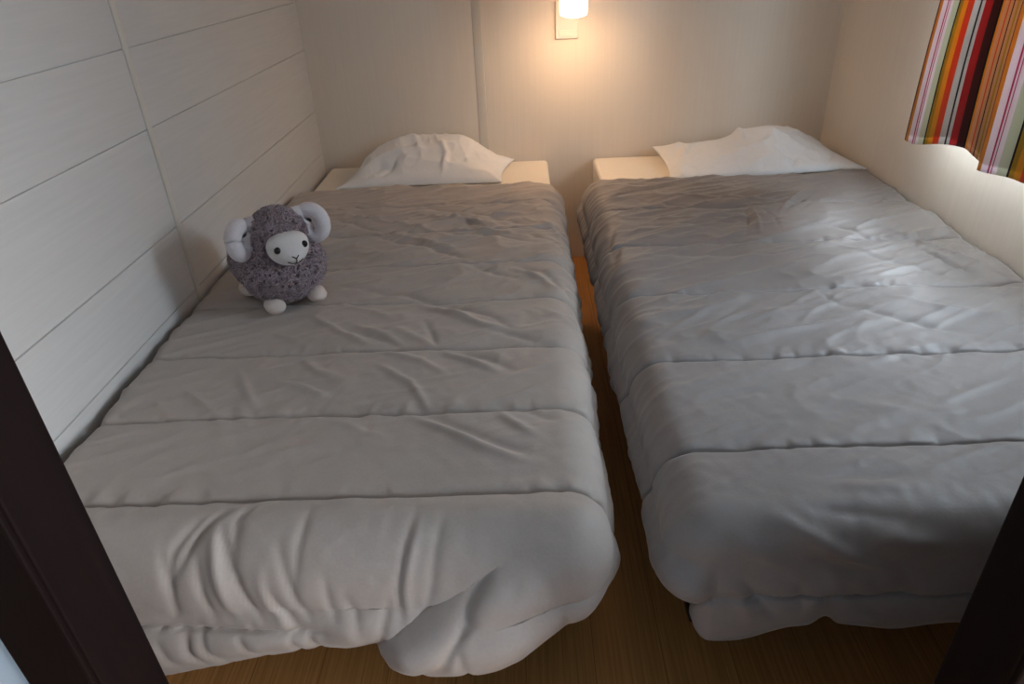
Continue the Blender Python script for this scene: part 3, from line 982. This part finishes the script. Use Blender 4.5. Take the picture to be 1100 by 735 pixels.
# ------------------------------------------------------------------ curtain
cur = thing('curtain', 'striped red, ochre and grey curtain hanging at the window above the right bed', 'curtain', (ROOM_W, 0, 0.0))


def curtain_panel():
    # plan of the cloth: (y, distance from the wall, stripe coordinate)
    key = [(-.745, .080, 0), (-.752, .098, .0), (-.762, .105, .01), (-.775, .108, .07), (-.80, .111, .17), (-.87, .116, .45), (-.94, .114, .70), (-.985, .110, .88), (-1.0, .106, .999),
           (-1.022, .101, 1.35), (-1.045, .090, 1.8), (-1.07, .082, 1.999), (-1.084, .100, 2.0), (-1.088, .122, 2.02), (-1.10, .130, 2.07), (-1.16, .132, 2.32),
           (-1.24, .124, 2.6), (-1.29, .110, 2.8), (-1.32, .100, 2.98)]
    key = np.array(key)
    kk = np.arange(len(key))
    fine = np.linspace(0, len(key) - 1, 240)
    Y = np.interp(fine, kk, key[:, 0]); D = np.interp(fine, kk, key[:, 1]); S = np.interp(fine, kk, key[:, 2])
    ker = np.ones(7) / 7
    sm = lambda a: np.convolve(np.pad(a, 3, mode='edge'), ker, 'valid')
    Y, D = sm(Y), sm(D)
    zs = np.linspace(0, 1, 60)
    # hem height: level, each fold dropping a little where the cloth is nearer
    zb = np.where(S > 1.999, 0.638 + 0.015 * sstep(Y, -1.09, -1.22), 0.618 + 0.040 * sstep(Y, -0.78, -1.0) - 0.02 * sstep(S, 1.0, 1.9))
    ztop = 1.62
    Z = zb[:, None] + (ztop - zb[:, None]) * zs[None]
    up = (Z - 0.6)
    sway = 0.004 * np.sin(up * 6 + Y[:, None] * 10)
    XX = -(D[:, None] * (1 - 0.12 * sstep(Z, 0.8, 1.6))) + sway - 0.0
    YY = Y[:, None] + 0.05 * up * 0 + 0.006 * np.sin(up * 5)[...]
    P = np.stack([XX, YY, Z], -1)
    P[..., 0] = np.minimum(P[..., 0], -0.012)
    F = grid_faces(len(Y), len(zs))
    o = np_obj('curtain_cloth', P.reshape(-1, 3), F, M_curtain, cur)
    uvl = o.data.uv_layers.new(name='UVMap')
    vi = np.zeros(len(o.data.loops), dtype=np.int32)
    o.data.loops.foreach_get('vertex_index', vi)
    uvs = np.stack([np.repeat(S, len(zs))[vi], np.tile(zs, len(Y))[vi]], -1).astype(np.float32)
    uvl.data.foreach_set('uv', uvs.ravel())
    so = o.modifiers.new('thickness', 'SOLIDIFY'); so.thickness = 0.0015
    Q = P[::3, 1:].copy()
    Q[..., 0] = np.minimum(Q[..., 0] + 0.006, -0.008)
    Q[..., 2] += 0.003 * (1 - zs[None, 1:])
    np_obj('added_reflector', Q.reshape(-1, 3), grid_faces(Q.shape[0], Q.shape[1]), M_reflector, cur)  # unseen sheet added behind the cloth to throw window light onto the wall
    return o


curtain_panel()
v, f = tube_arrays([(-.10, y, 1.63) for y in np.linspace(-1.85, -.68, 12)], [.009] * 12, 14)
np_obj('curtain_rod', v, f, M_chrome, cur)
for y in (-.71, -1.8):
    box_obj('rod_bracket', (-.106, 0.0, y - .008, y + .008, 1.618, 1.642), M_chrome, cur, bev=.002, seg=1)

# ------------------------------------------------------------------ plush ram
RZ = 0.002 + max(rest_height(0, x, y, .03) for x, y in ((.21, -1.265), (.29, -1.21), (.12, -1.14), (.20, -1.08), (.21, -1.18)))
ram = thing('plush_ram', 'curly mauve grey plush ram with white spiral horns sitting on the left duvet', 'soft toy', (0.212, -1.178, RZ), math.radians(36))


def ellipsoid(c, r, n=40, m=24):
    a = np.linspace(0, 2 * np.pi, n, endpoint=False)
    b = np.linspace(-np.pi / 2, np.pi / 2, m)
    A, B = np.meshgrid(a, b, indexing='ij')
    v = np.stack([c[0] + r[0] * np.cos(B) * np.cos(A), c[1] + r[1] * np.cos(B) * np.sin(A), c[2] + r[2] * np.sin(B)], -1)
    return v.reshape(-1, 3), grid_faces(n, m, True)


BODY = [((0, .038, .073), (.077, .094, .064)), ((0, -.030, .074), (.077, .062, .066)), ((0, -.042, .146), (.045, .046, .045))]


def fleece():
    """one body: blended ellipsoids covered in short curls"""
    V, F = [], []
    off = 0
    n_curl = [5200, 5200, 3600]
    for (c, r), cnt in zip(BODY, n_curl):
        c, r = np.array(c), np.array(r)
        v, f = ellipsoid(c, r * 0.97)
        V.append(v); F.append(f + off); off += len(v)
        d = rng.normal(size=(cnt, 3)); d /= np.linalg.norm(d, axis=1)[:, None]
        p = c + d * r
        keep = np.ones(cnt, bool)
        for c2, r2 in BODY:
            if np.allclose(c, c2):
                continue
            keep &= (((p - np.array(c2)) / np.array(r2)) ** 2).sum(1) > 0.93
        keep &= p[:, 2] > 0.017
        # bare patch where the face sits
        keep &= ~((np.abs(p[:, 0]) < .038) & (p[:, 1] < -.045) & (p[:, 2] > .102) & (p[:, 2] < .162))
        p, d = p[keep], d[keep]
        nrm = d / r; nrm /= np.linalg.norm(nrm, axis=1)[:, None]
        side = np.cross(nrm, rng.normal(size=nrm.shape)); side /= np.linalg.norm(side, axis=1)[:, None]
        s2 = np.cross(nrm, side)
        L = rng.uniform(.011, .017, len(p))[:, None]
        wdt = rng.uniform(.0013, .0020, len(p))[:, None]
        pts = [p - nrm * .002, p + nrm * L * .45 + side * L * .18, p + nrm * L * .85 + side * L * .05 + s2 * L * .25,
               p + nrm * L * .95 - side * L * .28 + s2 * L * .30, p + nrm * L * .72 - side * L * .45 + s2 * L * .1]
        wd = [1.0, 1.0, .95, .8, .3]
        k = len(p)
        rings = []
        for q, w in zip(pts, wd):
            for t in range(3):
                an = t * 2 * np.pi / 3
                rings.append(q + (side * math.cos(an) + s2 * math.sin(an)) * wdt * w)
        v = np.stack(rings, 1)          # k, 15, 3
        base = (np.arange(k) * 15)[:, None, None]
        quad = np.array([[s * 3 + t, s * 3 + (t + 1) % 3, (s + 1) * 3 + (t + 1) % 3, (s + 1) * 3 + t] for s in range(4) for t in range(3)])
        f = (base + quad[None]).reshape(-1, 4)
        V.append(v.reshape(-1, 3)); F.append(f + off); off += k * 15
    return np_obj('fleece', np.concatenate(V), np.concatenate(F), M_wool, ram)


fleece()


def blob(name, c, r, m, power=(1, 1), rot=0.0, n=40, k=24, fn=None):
    v, f = ellipsoid((0, 0, 0), r, n, k)
    if fn:
        v = fn(v)
    if rot:
        ca, sa = math.cos(rot), math.sin(rot)
        v = np.stack([v[:, 0] * ca - v[:, 1] * sa, v[:, 0] * sa + v[:, 1] * ca, v[:, 2]], -1)
    o = np_obj(name, v, f, m, ram)
    o.location = c
    return o


def face_shape(v):
    # broad flat brow, rounded muzzle pushed forward and down
    x, y, z = v[:, 0], v[:, 1], v[:, 2]
    zz = z / .034
    x = x * (1.0 + 0.12 * np.clip(zz, -1, 1))
    front = y < 0
    y = np.where(front, y - .016 * np.exp(-((z + .012) / .016) ** 2) * np.exp(-(x / .024) ** 2), y)
    z = np.where(z > 0, .034 * np.clip(np.abs(zz), 0, 1) ** 0.8 * np.sign(zz), z)
    return np.stack([x, y, z], -1)


fc = (0, -.095, .133)
face = blob('face', fc, (.042, .028, .034), M_face, fn=face_shape)


def face_y(x, z):
    """front surface of the face at x, z (local)"""
    dz = z - fc[2]
    zz = dz / .034
    zs = zz if zz < 0 else zz ** 1.25
    q = 1 - (x / (.042 * (1 + .12 * zz))) ** 2 - zs ** 2
    y = -.028 * math.sqrt(max(q, 0.0))
    return fc[1] + y - .016 * math.exp(-((dz + .012) / .016) ** 2) * math.exp(-(x / .024) ** 2)


for s in (-1, 1):
    ex, ez = s * .0270, .141
    v, f = ellipsoid((ex, face_y(ex, ez) + .001, ez), (.0070, .0055, .0072), 20, 14)
    np_obj('eye', v - np.array(fc), f, M_eye, face)
def stitch(pts):
    return tube_arrays([(x, face_y(x, z) - .0010, z) for x, z in pts], [.0011] * len(pts), 6)
V, F, off = [], [], 0
th = np.linspace(-1, 1, 13)
for pts in ([(t * .0155, .1110 + .0065 * t * t) for t in th], [(t * .0065, .1245 + .0045 * abs(t)) for t in th], [(0, z) for z in np.linspace(.1245, .1110, 6)]):
    v, f = stitch(pts)
    V.append(v); F.append(f + off); off += len(v)
np_obj('stitched_nose_and_mouth', np.concatenate(V) - np.array(fc), np.concatenate(F), M_thread, face)

for s in (-1, 1):
    # spiral horn: leaves the crown, sweeps out and down, curls back up
    ang = np.linspace(math.radians(52), math.radians(410), 46)
    tt = np.linspace(0, 1, 46)
    rad = .0245 - .009 * tt
    cx, cz = .075, .150
    a = math.radians(38)
    lx_ = -rad * np.cos(ang)                 # towards the head is +
    path = []
    for q, r_, t in zip(ang, rad, tt):
        inx = -r_ * math.cos(q) * -1         # + = away from ring centre, towards head when cos > 0
        hx = r_ * math.cos(q)
        hz = r_ * 1.25 * math.sin(q)
        px_ = s * (cx - hx * math.cos(a))
        py_ = -.040 + hx * math.sin(a) * 1.0 - .010 * t
        path.append((px_, py_, cz + hz))
    rr = .0175 - .003 * tt
    rr = rr * np.sqrt(np.clip((1.02 - tt) / .06, 0.02, 1)) 
    v, f = tube_arrays([(s * .036, -.036, .180)] + path, [.013] + list(rr), 16)
    np_obj('horn', v, f, M_horn, ram)

for fx, fy in ((-.046, -.070), (.044, -.070), (-.062, .052), (.060, .060)):
    def foot_shape(v):
        z = v[:, 2]
        return np.stack([v[:, 0], v[:, 1] - .006 * (z < 0), np.maximum(z, -.011)], -1)
    v, f = ellipsoid((0, 0, 0), (.021, .025, .0165), 28, 18)
    v = foot_shape(v) + np.array((fx, fy, .0112))
    np_obj('foot', v, f, M_foot, ram)
